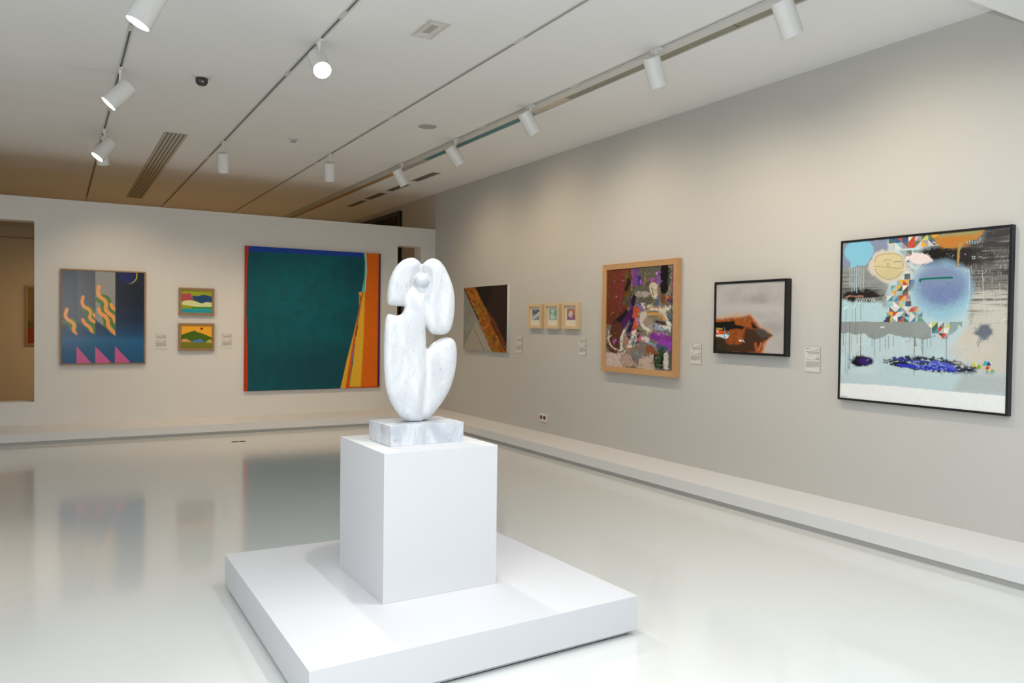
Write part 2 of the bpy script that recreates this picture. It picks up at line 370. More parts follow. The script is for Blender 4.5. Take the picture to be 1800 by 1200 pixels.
# ------------------------------------------------------------------ spotlights
SEG = 32
def spotlight(x, y, aim, label, on=True, drop=.14, power=1.0, L=.235, rad=.070, size=58, col=WARM, face=None):
    t = empty('track_spotlight', (x, y, H)); tag(t, label, 'spotlight', 'track spotlights')
    d = Vector(aim).normalized()
    bm = bmesh.new(); box(bm, -.018, .018, -.06, .06, -.022, -.004); obj('track_adapter', bm, M['lamp'], t, bevel=.002)
    bm = bmesh.new(); lathe(bm, [(.016, -.022), (.016, -.045), (.011, -.048), (.008, -drop)], 16); obj('stem', bm, M['lamp'], t, smooth=True)
    piv = Vector((0, 0, -drop)); c0 = piv-d*.055+Vector((0, 0, -.005))
    # place the body so that the stem meets its rear flank
    side = Vector((0, 0, -1))-d*(-d.z); side = side.normalized() if side.length > .05 else Vector((0, 0, 0))
    c0 = piv+side*rad*.8-d*.05
    bm = bmesh.new()
    lathe(bm, [(rad*.93, 0), (rad, .004), (rad, L), (rad*.95, L), (rad*.92, L-.05)], SEG, d, c0, cap=False)
    bm.verts.ensure_lookup_table(); bm.faces.new([bm.verts[k] for k in range(SEG)][::-1])
    obj('lamp_housing', bm, M['lamp'], t, smooth=True)
    bm = bmesh.new(); lathe(bm, [(rad*.92, L-.048), (rad*.92, L-.03)], SEG, d, c0)
    if face: 
        bm.free(); bm = bmesh.new(); lathe(bm, [(rad*.94, L-.02), (rad*.94, L-.006)], SEG, d, c0)
    obj('lamp_face', bm, M['bulb'] if on else M['reflector'], t)
    if on:
        q = t.location+c0+d*(L+.01)
        light('spotlight_beam', 'SPOT', q, SPOT_W*power, col, d, spot_size=R(size), spot_blend=1.0, shadow_soft_size=.05)
xA, xB, xC, xD = TR
def toward(x, y, tx, ty, tz): return (tx-x, ty-y, tz-(H-.3))
spotlight(xA, 5.60, (-.44, .06, -.896), 'large white spotlight cut off by the top edge, turned left', L=.26, rad=.078, face=True, drop=.09, power=.8)
spotlight(xA, 7.72, (-.677, .034, -.735), 'white spotlight turned left, just above the first white ceiling seam', L=.25, rad=.074, face=True, power=.7)
spotlight(xA, 10.28, (-.597, -.117, -.793), 'white spotlight turned left, overlapping the upright one behind it', L=.25, rad=.074, face=True, power=.6)
spotlight(xA, 10.67, (.13, .423, -.897), 'upright white spotlight half hidden behind a lamp on the leftmost track', power=.32, size=100)
spotlight(xB, 6.10, toward(xB, 6.10, 1.68, 3.75, 1.35), 'glaring lit spotlight facing the photographer above the sculpture', drop=.10, power=.8, size=46, face=True, col=(1, .90, .76))
spotlight(xB, 10.14, (.10, .38, -.92), 'upright white spotlight by the long linear air diffuser, on the second track', power=.46, size=105, drop=.18)
spotlight(xC, 10.12, (.15, .36, -.922), 'lone upright white spotlight on the third track', power=.5, size=105, drop=.15)
for y, lab, d, dr, p in ((3.54, 'nearest white spotlight by the right wall, cut off by the top edge', (.533, .016, -.846), .10, .42), (4.84, 'white spotlight second nearest in the right hand row', (.483, .132, -.865), .10, .38),
                  (6.75, 'third white spotlight of the right hand row, at the teal strip end', (.559, -.057, -.827), .09, .36), (8.45, 'fourth white spotlight of the right hand row, over the teal strip', (.598, -.071, -.798), .11, .30),
                  (10.13, 'farthest white spotlight of the right hand row, above the dark ceiling louvres', (.529, -.039, -.848), .11, .26)):
    spotlight(xD, y, d, lab, power=p*.85, size=135, drop=dr, col=(1, .83, .64) if y < 7 else WARM)
# unseen beams added to brighten platform and floor; the first sited by its shadow
for x, y, tx, ty, p, c in ((xB, 3.25, 1.6, 3.75, .42, (1, .95, .88)), (xC, 2.9, 2.6, 2.4, .30, (1, .96, .92)), (xA, 2.9, .1, 2.9, .25, (1, .96, .92))):
    light('spotlight_beam', 'SPOT', (x, y, 3.42), SPOT_W*p, c, (tx-x, ty-y, -3.0), spot_size=R(95), spot_blend=.9, shadow_soft_size=.03)

# ------------------------------------------------------------------ other ceiling fittings
# linear diffuser
t = empty('linear_air_diffuser', (1.24, 10.02, H)); tag(t, 'long linear air diffuser of parallel slots in the ceiling', 'air diffuser')
Ln = 5.63
bm = bmesh.new(); box(bm, -.13, .13, 0, Ln, -.003, -.0005); obj('slot_shade_plate', bm, M['dark'], t)  # black plate on the ceiling paints the shade between slats, no duct
for k in range(6):
    x = -.129+k*.0445
    bx('slat', (x, x+.0335, 0, Ln, -.008, -.003), M['slat'], t)
# rectangular louvres
vn = ['nearest', 'second nearest', 'third nearest', 'farthest']
for k, (x0, x1, y0, y1) in enumerate(cuts[5]):
    t = empty('ceiling_louvre', ((x0+x1)/2, y0, H)); tag(t, '%s of the four narrow ceiling louvres along the right wall' % vn[k], 'air vent', 'ceiling louvres by the right wall')
    w2 = (x1-x0)/2; L_ = min(y1, YF)-y0
    bx('slot_shade_plate', (-w2, w2, 0, L_, .022, .028), M['dark'], t)  # black plate closing the opening, colours in the shade behind the slats
    bm = bmesh.new()
    for a in ((-w2-.01, w2+.01, -.012, 0), (-w2-.01, w2+.01, L_, L_+.012), (-w2-.01, -w2, 0, L_), (w2, w2+.01, 0, L_)): box(bm, *a, -.003, 0)
    obj('vent_frame', bm, M['track'], t)
    for j in range(5):
        x = -w2+.006+j*(2*w2-.012)/4.6
        bx('slat', (x, x+.012, 0, L_, .002, .012), M['louvre'], t)
# square diffuser
t = empty('ceiling_diffuser', (2.435, 5.425, H)); tag(t, 'small rectangular ceiling air diffuser of nested frames', 'air vent')
for k in range(4):
    a, b = .088-.02*k, .188-.03*k
    if k == 3: break
    bm = bmesh.new()
    z0, z1 = -.009+.003*k, 0
    for q in ((-a, a, -b, -b+.014), (-a, a, b-.014, b), (-a, -a+.010, -b+.014, b-.014), (a-.010, a, -b+.014, b-.014)): box(bm, *q, z0, z1)
    obj('nested_frame', bm, M['plastic'], t)
bx('centre_plate', (-.028, .028, -.09, .09, -.004, 0), mat('diffuser_grey', (.45, .45, .40), .6), t)
# speaker
bm = bmesh.new(); lathe(bm, [(.112, 0), (.112, -.004), (.100, -.006)], 40); t = obj('ceiling_speaker', bm, M['track'], loc=(3.60, 8.08, H), smooth=True)
tag(t, 'round flush grey ceiling speaker between the third and fourth tracks', 'speaker')
bm = bmesh.new(); lathe(bm, [(.099, -.0055), (.098, -.0085), (.02, -.009)], 40); obj('grille', bm, M['grille'], t, smooth=True)
# smoke detector
t = empty('smoke_detector', (2.483, 9.50, H)); tag(t, 'small white smoke detector on the ceiling near the middle', 'smoke detector')
bm = bmesh.new(); lathe(bm, [(.058, 0), (.058, -.012), (.050, -.018)], 28); obj('base_plate', bm, M['plastic'], t, smooth=True)
bm = bmesh.new(); lathe(bm, [(.030, -.018), (.030, -.034), (.034, -.038), (.032, -.046), (.02, -.050)], 24); obj('sensor_head', bm, M['grille'], t, smooth=True)
# security camera
t = empty('dome_security_camera', (1.148, 7.57, H)); tag(t, 'small security camera with dark dome in a white ceiling ring', 'security camera')
bm = bmesh.new(); lathe(bm, [(.082, 0), (.082, -.008), (.070, -.018), (.056, -.022)], 32); obj('mounting_ring', bm, M['plastic'], t, smooth=True)
bm = bmesh.new(); lathe(bm, [(.055, -.018), (.055, -.045), (.050, -.062), (.038, -.078), (.02, -.087), (.004, -.089)], 28); obj('dome', bm, M['smoke_dome'], t, smooth=True)
bm = bmesh.new(); lathe(bm, [(.009, 0), (.009, .006)], 16, (0, -.8, -.5), (0, -.046, -.060)); obj('lens', bm, M['grille'], t)

# wall socket, floor socket
t = empty('wall_socket', (W, 8.68, .34)); tag(t, 'white double power socket low on the grey beige wall', 'socket')
bm = bmesh.new(); box(bm, -.012, 0, -.088, .088, -.055, .055); obj('cover_plate', bm, M['plastic'], t, bevel=.002)
for s in (-1, 1):
    bm = bmesh.new(); lathe(bm, [(.028, 0), (.028, .004)], 20, (-1, 0, 0), (-.0115, s*.040, 0)); obj('outlet', bm, mat('red_brown_outlet', (.16, .04, .03), .5), t)
t = empty('floor_outlet', (2.06, 10.49, 0)); tag(t, 'small dark flush floor outlet near the partition ledge', 'floor outlet')
for x0, x1 in ((-.085, -.01), (.01, .085)): bx('outlet_cover', (x0, x1, -.022, .022, 0, .004), M['dark'], t)

# ------------------------------------------------------------------ painter
def s2l(c):
    c = np.asarray(c, float)/255.0
    return np.where(c <= .04045, c/12.92, ((c+.055)/1.055)**2.4)
class Paint:
    """canvas sampled on a grid; shapes are given in sketch coordinates mapped through the canvas's four corners"""
    def __init__(s, corners, nw, nh, seed=1):
        s.nw, s.nh = nw, nh; s.rng = np.random.RandomState(seed)
        U, V = np.meshgrid(np.linspace(0, 1, nw), np.linspace(0, 1, nh))
        src = [(0, 0), (1, 0), (1, 1), (0, 1)]; A = []; B = []
        for (u, v), (x, y) in zip(src, corners):
            A.append([u, v, 1, 0, 0, 0, -x*u, -x*v]); B.append(x)
            A.append([0, 0, 0, u, v, 1, -y*u, -y*v]); B.append(y)
        h = np.append(np.linalg.solve(np.array(A, float), np.array(B, float)), 1).reshape(3, 3)
        w = h[2, 0]*U+h[2, 1]*V+1
        s.X = (h[0, 0]*U+h[0, 1]*V+h[0, 2])/w; s.Y = (h[1, 0]*U+h[1, 1]*V+h[1, 2])/w
        s.U, s.V = U, V
        s.px = abs(corners[1][0]-corners[0][0])/nw
        s.img = np.zeros((nh, nw, 3))
    def noise(s, sx, sy, oct=4, seed=None):
        rg = np.random.RandomState(seed) if seed is not None else s.rng
        out = np.zeros(s.X.shape); amp = 1; tot = 0
        for o in range(oct):
            gx, gy = int(s.nw/sx*2**o)+3, int(s.nh/sy*2**o)+3
            g = rg.rand(gy, gx)
            x = s.U*(gx-2); y = s.V*(gy-2); xi = x.astype(int); yi = y.astype(int)
            fx = x-xi; fy = y-yi; fx = fx*fx*(3-2*fx); fy = fy*fy*(3-2*fy)
            out += amp*((g[yi, xi]*(1-fx)+g[yi, xi+1]*fx)*(1-fy)+(g[yi+1, xi]*(1-fx)+g[yi+1, xi+1]*fx)*fy)
            tot += amp; amp *= .55
        return out/tot
    def mix(s, m, col):
        m = np.clip(m, 0, 1)[..., None]; s.img = s.img*(1-m)+s2l(col)*m
    def fill(s, col): s.img[:] = s2l(col)
    def grad(s, stops, x0=None, mask=None):   # vertical gradient in sketch y
        ys = [a for a, _ in stops]; cs = np.array([s2l(c) for _, c in stops])
        g = np.stack([np.interp(s.Y, ys, cs[:, k]) for k in range(3)], -1)
        m = (np.ones(s.X.shape) if mask is None else np.clip(mask, 0, 1))[..., None]
        s.img = s.img*(1-m)+g*m
    def pm(s, poly, soft=0, warp=0, wscale=12, seed=None):
        x, y = s.X, s.Y
        if warp:
            x = x+(s.noise(wscale, wscale, 3, seed)-.5)*2*warp; y = y+(s.noise(wscale, wscale, 3, None if seed is None else seed+7)-.5)*2*warp
        d = seg_dist(x, y, poly); return np.clip(.5-d/max(soft, s.px), 0, 1)
    def lm(s, pts, w, soft=0, warp=0, wscale=12, curve=True, seed=None):
        x, y = s.X, s.Y
        if warp:
            x = x+(s.noise(wscale, wscale, 3, seed)-.5)*2*warp; y = y+(s.noise(wscale, wscale, 3, None if seed is None else seed+7)-.5)*2*warp
        p = np.array(pts, float)
        if curve and len(p) > 2:
            for _ in range(2):
                q = [p[0]]
                for i in range(len(p)-1): q += [p[i]*.75+p[i+1]*.25, p[i]*.25+p[i+1]*.75]
                q.append(p[-1]); p = np.array(q)
        d = seg_dist(x, y, p, False)-w/2; return np.clip(.5-d/max(soft, s.px), 0, 1)
    def em(s, cx, cy, rx, ry, soft=.3, warp=0, wscale=12):
        n = (s.noise(wscale, wscale, 4)-.5)*2*warp if warp else 0
        d = np.hypot((s.X-cx)/rx, (s.Y-cy)/ry)+n; return np.clip((1-d)/soft+.5, 0, 1)
    def poly(s, p, col, **k): s.mix(s.pm(p, **k), col)
    def line(s, p, w, col, **k): s.mix(s.lm(p, w, **k), col)
    def dabs(s, n, x0, x1, y0, y1, l, w, spread=60, jit=.35, seed=0):
        rg = np.random.RandomState(seed); A = s.img.copy()
        for _ in range(n):
            i, j = rg.randint(s.nh), rg.randint(s.nw); x, y = s.X[i, j], s.Y[i, j]
            if not (x0 < x < x1 and y0 < y < y1): continue
            k = int(spread/s.px); c = A[np.clip(i+rg.randint(-k, k+1), 0, s.nh-1), np.clip(j+rg.randint(-k, k+1), 0, s.nw-1)]*(1+jit*(rg.rand()*2-1))
            t = rg.rand()*6.28; L = l*(.5+rg.rand()); W_ = w*(.5+rg.rand())
            r = int((L+W_)/s.px)+2; a, b, c0, d = max(0, i-r), i+r, max(0, j-r), j+r
            X, Y = s.X[a:b, c0:d], s.Y[a:b, c0:d]
            D = seg_dist(X, Y, [(x-math.cos(t)*L/2, y-math.sin(t)*L/2), (x+math.cos(t)*L/2, y+math.sin(t)*L/2)], False)-W_/2
            m = np.clip(.5-D/(1.6*s.px), 0, 1)[..., None]*.85; s.img[a:b, c0:d] = s.img[a:b, c0:d]*(1-m)+c*m
    def grain(s, a=.06, sx=3, sy=3):
        s.img = np.clip(s.img*(1+(s.noise(sx, sy, 2)[..., None]-.5)*2*a), 0, 1)
def canvas_mesh(name, P, m, w, h, depth, side_mat, parent=None):
    """painted board: front grid at y=0 facing -Y, x -w/2..w/2, z 0..h, going back to y=+depth"""
    nw, nh = P.nw, P.nh
    x = (np.linspace(0, 1, nw)-.5)*w; z = (1-np.linspace(0, 1, nh))*h
    XX, ZZ = np.meshgrid(x, z); n = nw*nh
    co = np.zeros((n+4, 3)); co[:n, 0] = XX.ravel(); co[:n, 2] = ZZ.ravel()
    back = np.array([[-w/2, depth, h], [w/2, depth, h], [w/2, depth, 0], [-w/2, depth, 0]]); co[n:] = back
    i = np.arange(n).reshape(nh, nw); a, b, c, d = i[:-1, :-1], i[:-1, 1:], i[1:, 1:], i[1:, :-1]
    F = np.stack([a, d, c, b], -1).reshape(-1, 4)
    cr = [i[0, 0], i[0, -1], i[-1, -1], i[-1, 0]]
    sides = [(cr[k], cr[(k+1) % 4], n+(k+1) % 4, n+k) for k in range(4)]+[(n+3, n+2, n+1, n)]
    me = bpy.data.meshes.new(name); nf = len(F)+5
    allf = np.concatenate([F, np.array(sides)])
    me.vertices.add(n+4); me.vertices.foreach_set('co', co.ravel())
    me.loops.add(nf*4); me.loops.foreach_set('vertex_index', allf.ravel().astype(np.int32))
    me.polygons.add(nf); me.polygons.foreach_set('loop_start', np.arange(0, nf*4, 4, dtype=np.int32))
    mi = np.zeros(nf, np.int32); mi[-5:] = 1
    me.materials.append(m); me.materials.append(side_mat)
    me.polygons.foreach_set('material_index', mi)
    me.update(calc_edges=True); me.validate()
    at = me.color_attributes.new('paint', 'FLOAT_COLOR', 'POINT')
    colr = np.ones((n+4, 4)); colr[:n, :3] = P.img.reshape(-1, 3); at.data.foreach_set('color', colr.ravel())
    o = bpy.data.objects.new(name, me); C.objects.link(o)
    if parent: o.parent = parent
    return o
def frame_rails(t, w, h, fw_, y0, y1, m, lip=0, name='frame_rail', bev=.0015):
    """four mitred rails round an opening w x h (outer size), rail width fw_"""
    o = [(-w/2, h), (w/2, h), (w/2, 0), (-w/2, 0)]; i_ = [(-w/2+fw_, h-fw_), (w/2-fw_, h-fw_), (w/2-fw_, fw_), (-w/2+fw_, fw_)]
    for k in range(4):
        a, b, c, d = o[k], o[(k+1) % 4], i_[(k+1) % 4], i_[k]
        bm = bmesh.new()
        f = [bm.verts.new((p[0], y0+(lip if q >= 2 else 0), p[1])) for q, p in enumerate((a, b, c, d))]
        g = [bm.verts.new((p[0], y1, p[1])) for p in (a, b, c, d)]
        bm.faces.new(f); bm.faces.new(g[::-1])
        for q in range(4): bm.faces.new((f[q], f[(q+1) % 4], g[(q+1) % 4], g[q]))
        obj(name, bm, m, t, bevel=bev)
def hang(wall, a, z):
    """anchor on a wall: local -Y looks into the room, y=0 is the wall plane"""
    if wall == 'R': return (W, a, z), R(-90)
    return (a, D, z), 0.0
def picture(wall, a, z, w, h, name, label, P, m=None, depth=.04, frame=None, group=None, side=None, cname='canvas', recess=.006, lip=0, cat='painting'):
    loc, rz = hang(wall, a, z); t = empty(name, loc, rz); tag(t, label, cat, group)
    if frame:
        fm, fw_ = frame
        frame_rails(t, w, h, fw_, -depth, -.001, fm, lip)
        c = canvas_mesh(cname, P, m or M['oil'], w-2*fw_, h-2*fw_, depth-recess-.004, side or M['canvas_edge'], t); c.location = (0, -depth+recess, fw_)
    else:
        c = canvas_mesh(cname, P, m or M['oil'], w, h, depth-.001, side or M['canvas_edge'], t); c.location = (0, -depth, 0)
    return t
# --- 1 blue picture with flames
P = Paint([(100, 130), (860, 155), (852, 978), (90, 985)], 180, 190, 3)
P.grad([(130, (14, 18, 40)), (450, (16, 32, 62)), (640, (20, 45, 85)), (720, (24, 72, 115)), (760, (25, 98, 145)), (850, (24, 88, 132)), (985, (26, 82, 125))])
rt = P.pm([(593, 140), (870, 150), (870, 990), (590, 990)], 2)
P.grad([(150, (4, 5, 16)), (400, (5, 14, 34)), (600, (12, 38, 72)), (720, (22, 72, 115)), (770, (25, 98, 145)), (985, (26, 82, 125))], mask=rt)
P.poly([(98, 120), (242, 130), (238, 725), (98, 615)], (62, 66, 76)); P.poly([(242, 125), (408, 135), (404, 725), (242, 598)], (84, 86, 94)); P.poly([(408, 130), (594, 140), (588, 728), (408, 582)], (150, 150, 145))
P.mix(P.em(190, 400, 200, 330, .9, .2, 30)*.25, (120, 128, 145))  # soft pale patch, the flash's sheen painted into the canvas colour
OR, GR = (250, 165, 72), (78, 128, 32)
p3 = P.pm([(408, 120), (592, 140), (588, 730), (408, 584)], 1); p2 = P.pm([(242, 120), (408, 130), (405, 727), (242, 600)], 1); p1 = P.pm([(98, 120), (241, 120), (238, 727), (98, 620)], 1)
for ms, ln, w in ((p3, [(480, 368), (530, 385), (545, 440), (535, 480), (590, 520)], 36), (p3, [(425, 395), (472, 430), (468, 480), (500, 520), (545, 560), (550, 610), (592, 660)], 36), (p3, [(488, 565), (500, 610), (488, 650), (560, 705)], 34),
                  (p2, [(335, 462), (385, 485), (395, 530), (380, 560)], 30), (p2, [(298, 490), (330, 510), (330, 565), (350, 600), (392, 640), (402, 705)], 32), (p2, [(340, 650), (352, 700)], 28),
                  (p1, [(118, 602), (165, 612), (178, 650), (192, 690)], 30), (p1, [(195, 578), (228, 600), (230, 660)], 28)):
    P.mix(P.lm(ln, w)*ms, GR)
for ms, ln, w in ((p3, [(442, 278), (430, 340), (450, 378), (495, 400), (512, 445), (495, 485), (530, 525), (575, 560), (592, 600)], 34), (p3, [(440, 485), (450, 525), (495, 545), (525, 590), (518, 635), (555, 680), (590, 722)], 34), (p3, [(552, 440), (562, 470), (592, 492)], 30),
                  (p2, [(296, 375), (283, 420), (300, 465), (350, 485), (368, 525), (350, 565), (378, 592), (406, 605)], 30), (p2, [(290, 582), (312, 622), (360, 652), (372, 700)], 30), (p2, [(394, 532), (404, 560)], 22),
                  (p1, [(146, 488), (128, 545), (150, 582), (195, 602), (216, 640), (200, 675), (232, 722)], 32)):
    P.mix(P.lm(ln, w)*ms, OR)
P.mix(P.em(713, 178, 84, 76, .03), (205, 195, 70)); P.mix(P.em(704, 176, 84, 76, .03)*rt, (5, 6, 18)); P.mix(P.em(700, 180, 74, 74, .2), (8, 16, 92))
P.mix(P.pm([(640, 140), (700, 140), (700, 260), (610, 260)], 3)*P.em(704, 176, 90, 80, .03)*0, (5, 6, 18))
for tri in (((232, 825), (230, 980), (365, 978)), ((403, 825), (402, 980), (548, 976)), ((585, 825), (583, 980), (726, 973))): P.poly(tri, (205, 92, 148))
P.grain(.06)
picture('P', .584, .939, 1.045, 1.297, 'flame_landscape_painting', 'dark blue painting with orange flame shapes, three pink triangles and a moon', P, M['gloss_print'], .045, (M['walnut'], .018))
# --- 2, 3 small landscapes
P = Paint([(1200, 308), (1478, 318), (1475, 522), (1198, 518)], 90, 72, 5)
P.fill((160, 168, 45)); P.poly([(1190, 345), (1285, 338), (1308, 408), (1240, 404), (1190, 418)], (182, 82, 92)); P.poly([(1298, 362), (1350, 366), (1405, 352), (1490, 374), (1490, 432), (1385, 436), (1308, 405)], (42, 78, 122))
P.poly([(1190, 422), (1235, 408), (1275, 403), (1330, 414), (1385, 434), (1430, 420), (1490, 428), (1490, 470), (1330, 464), (1190, 446)], (222, 226, 165)); P.poly([(1190, 444), (1330, 463), (1345, 484), (1190, 486)], (150, 165, 38)); P.poly([(1290, 464), (1490, 466), (1490, 486), (1290, 484)], (66, 148, 44))
P.poly([(1180, 483), (1260, 480), (1340, 487), (1410, 479), (1490, 485), (1490, 540), (1180, 540)], (48, 160, 178)); P.grain(.04)
picture('P', 1.784, 1.640, .484, .394, 'small_landscape_painting', 'small framed landscape with turquoise water and blue hill, hung above the other', P, M['oil'], .05, (M['walnut'], .034), 'small landscapes on the partition', recess=.014)
P = Paint([(1195, 630), (1477, 632), (1475, 845), (1193, 842)], 90, 72, 6)
P.fill((246, 176, 52)); P.poly([(1180, 724), (1240, 702), (1315, 677), (1345, 694), (1392, 706), (1490, 750), (1490, 800), (1180, 800)], (74, 108, 24)); P.poly([(1180, 780), (1490, 796), (1490, 860), (1180, 860)], (124, 126, 44))
P.poly([(1180, 775), (1215, 755), (1247, 757), (1292, 784), (1180, 781)], (226, 160, 108)); P.poly([(1293, 786), (1310, 768), (1342, 766), (1358, 754), (1385, 766), (1412, 788)], (84, 134, 202)); P.poly([(1416, 788), (1452, 761), (1490, 770), (1490, 800)], (198, 184, 74))
P.poly([(1368, 655), (1388, 647), (1396, 664), (1376, 674)], (140, 26, 16)); P.grain(.04)
picture('P', 1.784, 1.126, .488, .398, 'small_landscape_painting', 'small framed landscape with green mountain on yellow sky, hung below the other', P, M['oil'], .05, (M['walnut'], .034), 'small landscapes on the partition', recess=.014)
# --- 4 teal painting
P = Paint([(95, 101), (848, 142), (847, 884), (97, 909)], 300, 300, 7)
P.fill((18, 78, 90)); P.mix(P.noise(60, 60, 4)*1.1-.2, (12, 96, 106)); P.mix(P.em(380, 380, 260, 260, 1.0, .3, 60)*.5, (10, 102, 110)); P.mix(P.em(560, 790, 300, 120, 1, .2, 60)*.5, (22, 66, 78)); P.mix((P.noise(14, 14, 4)-.45)*1.2, (22, 70, 78))
P.poly([(105, 95), (765, 135), (765, 162), (108, 132)], (30, 68, 158)); P.poly([(90, 95), (114, 102), (105, 250), (103, 470), (112, 700), (114, 915), (90, 915)], (196, 52, 18))
P.poly([(753, 130), (772, 140), (775, 235), (762, 357), (742, 357), (757, 280), (760, 190)], (90, 190, 182)); P.poly([(766, 130), (855, 130), (855, 890), (744, 888), (762, 357), (773, 235)], (224, 108, 18))
P.line([(763, 140), (771, 235), (762, 350)], 3, (235, 235, 225)); P.poly([(838, 130), (860, 130), (860, 900), (834, 900)], (84, 38, 84))
P.poly([(727, 356), (762, 357), (757, 600), (743, 884), (678, 890), (700, 740), (712, 600), (745, 400)], (232, 182, 52)); P.poly([(727, 356), (738, 420), (745, 370), (722, 520), (690, 690), (658, 892), (630, 892), (665, 730), (700, 590), (733, 440)], (228, 172, 46))
P.poly([(744, 358), (753, 358), (726, 500), (706, 640), (676, 892), (658, 892), (688, 690), (718, 520)], (218, 78, 24)); P.poly([(703, 655), (709, 655), (697, 742), (688, 745)], (110, 120, 160)); P.line([(724, 540), (714, 600)], 5, (70, 60, 30)); P.line([(690, 760), (680, 880)], 4, (120, 150, 90)); P.poly([(680, 882), (850, 878), (850, 892), (680, 892)], (200, 70, 30))
P.grain(.07, 4, 4)
picture('P', 3.525, .511, 2.135, 2.180, 'teal_abstract_painting', 'large unframed teal painting with orange edge and yellow wedge, behind the sculpture', P, M['oil'], .045, None, side=mat('red_orange_canvas_edge', (.30, .06, .02), .6))
# --- 5 diagonal painting
P = Paint([(72, 113), (393, 86), (398, 600), (72, 575)], 130, 150, 8)
P.fill((136, 138, 130)); P.mix((P.noise(20, 20, 5)-.4)*1.6, (158, 160, 150)); P.poly([(60, 590), (165, 358), (292, 598)], (166, 160, 146)); P.line([(150, 420), (235, 590)], 10, (148, 138, 128), soft=6)
P.poly([(74, 105), (152, 98), (232, 258), (285, 368), (402, 570), (402, 610), (292, 605), (182, 348)], (150, 84, 28))
bm_ = P.pm([(74, 105), (152, 98), (232, 258), (285, 368), (402, 570), (402, 610), (292, 605), (182, 348)])
P.mix((P.noise(7, 7, 4)-.42)*3*bm_, (198, 118, 40)); P.mix((P.noise(5, 5, 3)-.56)*5*bm_, (96, 70, 30)); P.mix((P.noise(6, 6, 3)-.6)*5*bm_, (120, 128, 50))
P.poly([(150, 100), (400, 80), (400, 585), (282, 368), (232, 256)], (48, 32, 31)); P.poly([(150, 98), (292, 85), (230, 256)], (32, 27, 26)); P.mix((P.noise(12, 30, 4)-.5)*.8*P.pm([(240, 200), (400, 80), (400, 585)], 6), (66, 44, 38))
P.poly([(232, 258), (282, 366), (400, 575), (400, 550), (300, 350)], (112, 60, 34), soft=10)
P.line([(70, 112), (182, 348)], 7, (8, 8, 8)); P.line([(276, 364), (398, 602)], 7, (8, 8, 8)); P.grain(.10)
picture('R', 10.287, 1.160, 1.365, .970, 'diagonal_abstract_painting', 'grey and brown painting crossed by a rust orange diagonal band', P, M['oil'], .045, None, side=mat('white_canvas_edge', (.6, .6, .57), .7))
# --- 6 three small prints
def prt(k):
    P = Paint([(0, 0), (100, 0), (100, 160), (0, 160)], 50, 80, 20+k)
    P.fill((222, 216, 196))
    a, b, c = [((52, 62, 84), (128, 146, 152), (196, 198, 196)), ((92, 150, 150), (134, 178, 165), (196, 204, 188)), ((176, 112, 74), (136, 98, 128), (206, 186, 182))][k]
    r = P.pm([(14, 26), (84, 26), (84, 112), (14, 112)]); P.mix(r, b); P.mix(r*P.noise(10, 10, 3)*1.2*P.pm([(14, 26), (84, 26), (84, 70), (14, 60)], 20), a)
    if k == 0: P.mix(r*P.pm([(78, 34), (80, 74), (22, 108), (16, 92), (58, 60)]), c); P.mix(r*P.pm([(60, 28), (84, 26), (84, 50)], 4), a)
    if k == 1: P.mix(r*P.pm([(26, 30), (62, 34), (44, 62), (72, 98), (34, 106), (24, 80), (38, 60)]), c)
    if k == 2: P.mix(r*P.pm([(52, 32), (62, 60), (52, 98), (24, 78), (30, 50)]), c); P.mix(r*P.pm([(66, 30), (84, 26), (84, 100)], 4), (196, 140, 100))
    P.grain(.06); return P
pl = ['small framed print in navy and grey, leftmost of the three', 'small framed print in pale aqua green, middle of the three', 'small framed print in orange and mauve, rightmost of the three']
for k, (a, z) in enumerate(((8.868, 1.516), (8.448, 1.516), (8.038, 1.517))):
    t = picture('R', a, z, .335, .326, 'small_framed_print', pl[k], prt(k), M['print'], .055, (M['oak2'], .034), 'three small framed prints on the right wall', cname='paper', recess=.032, cat='print')
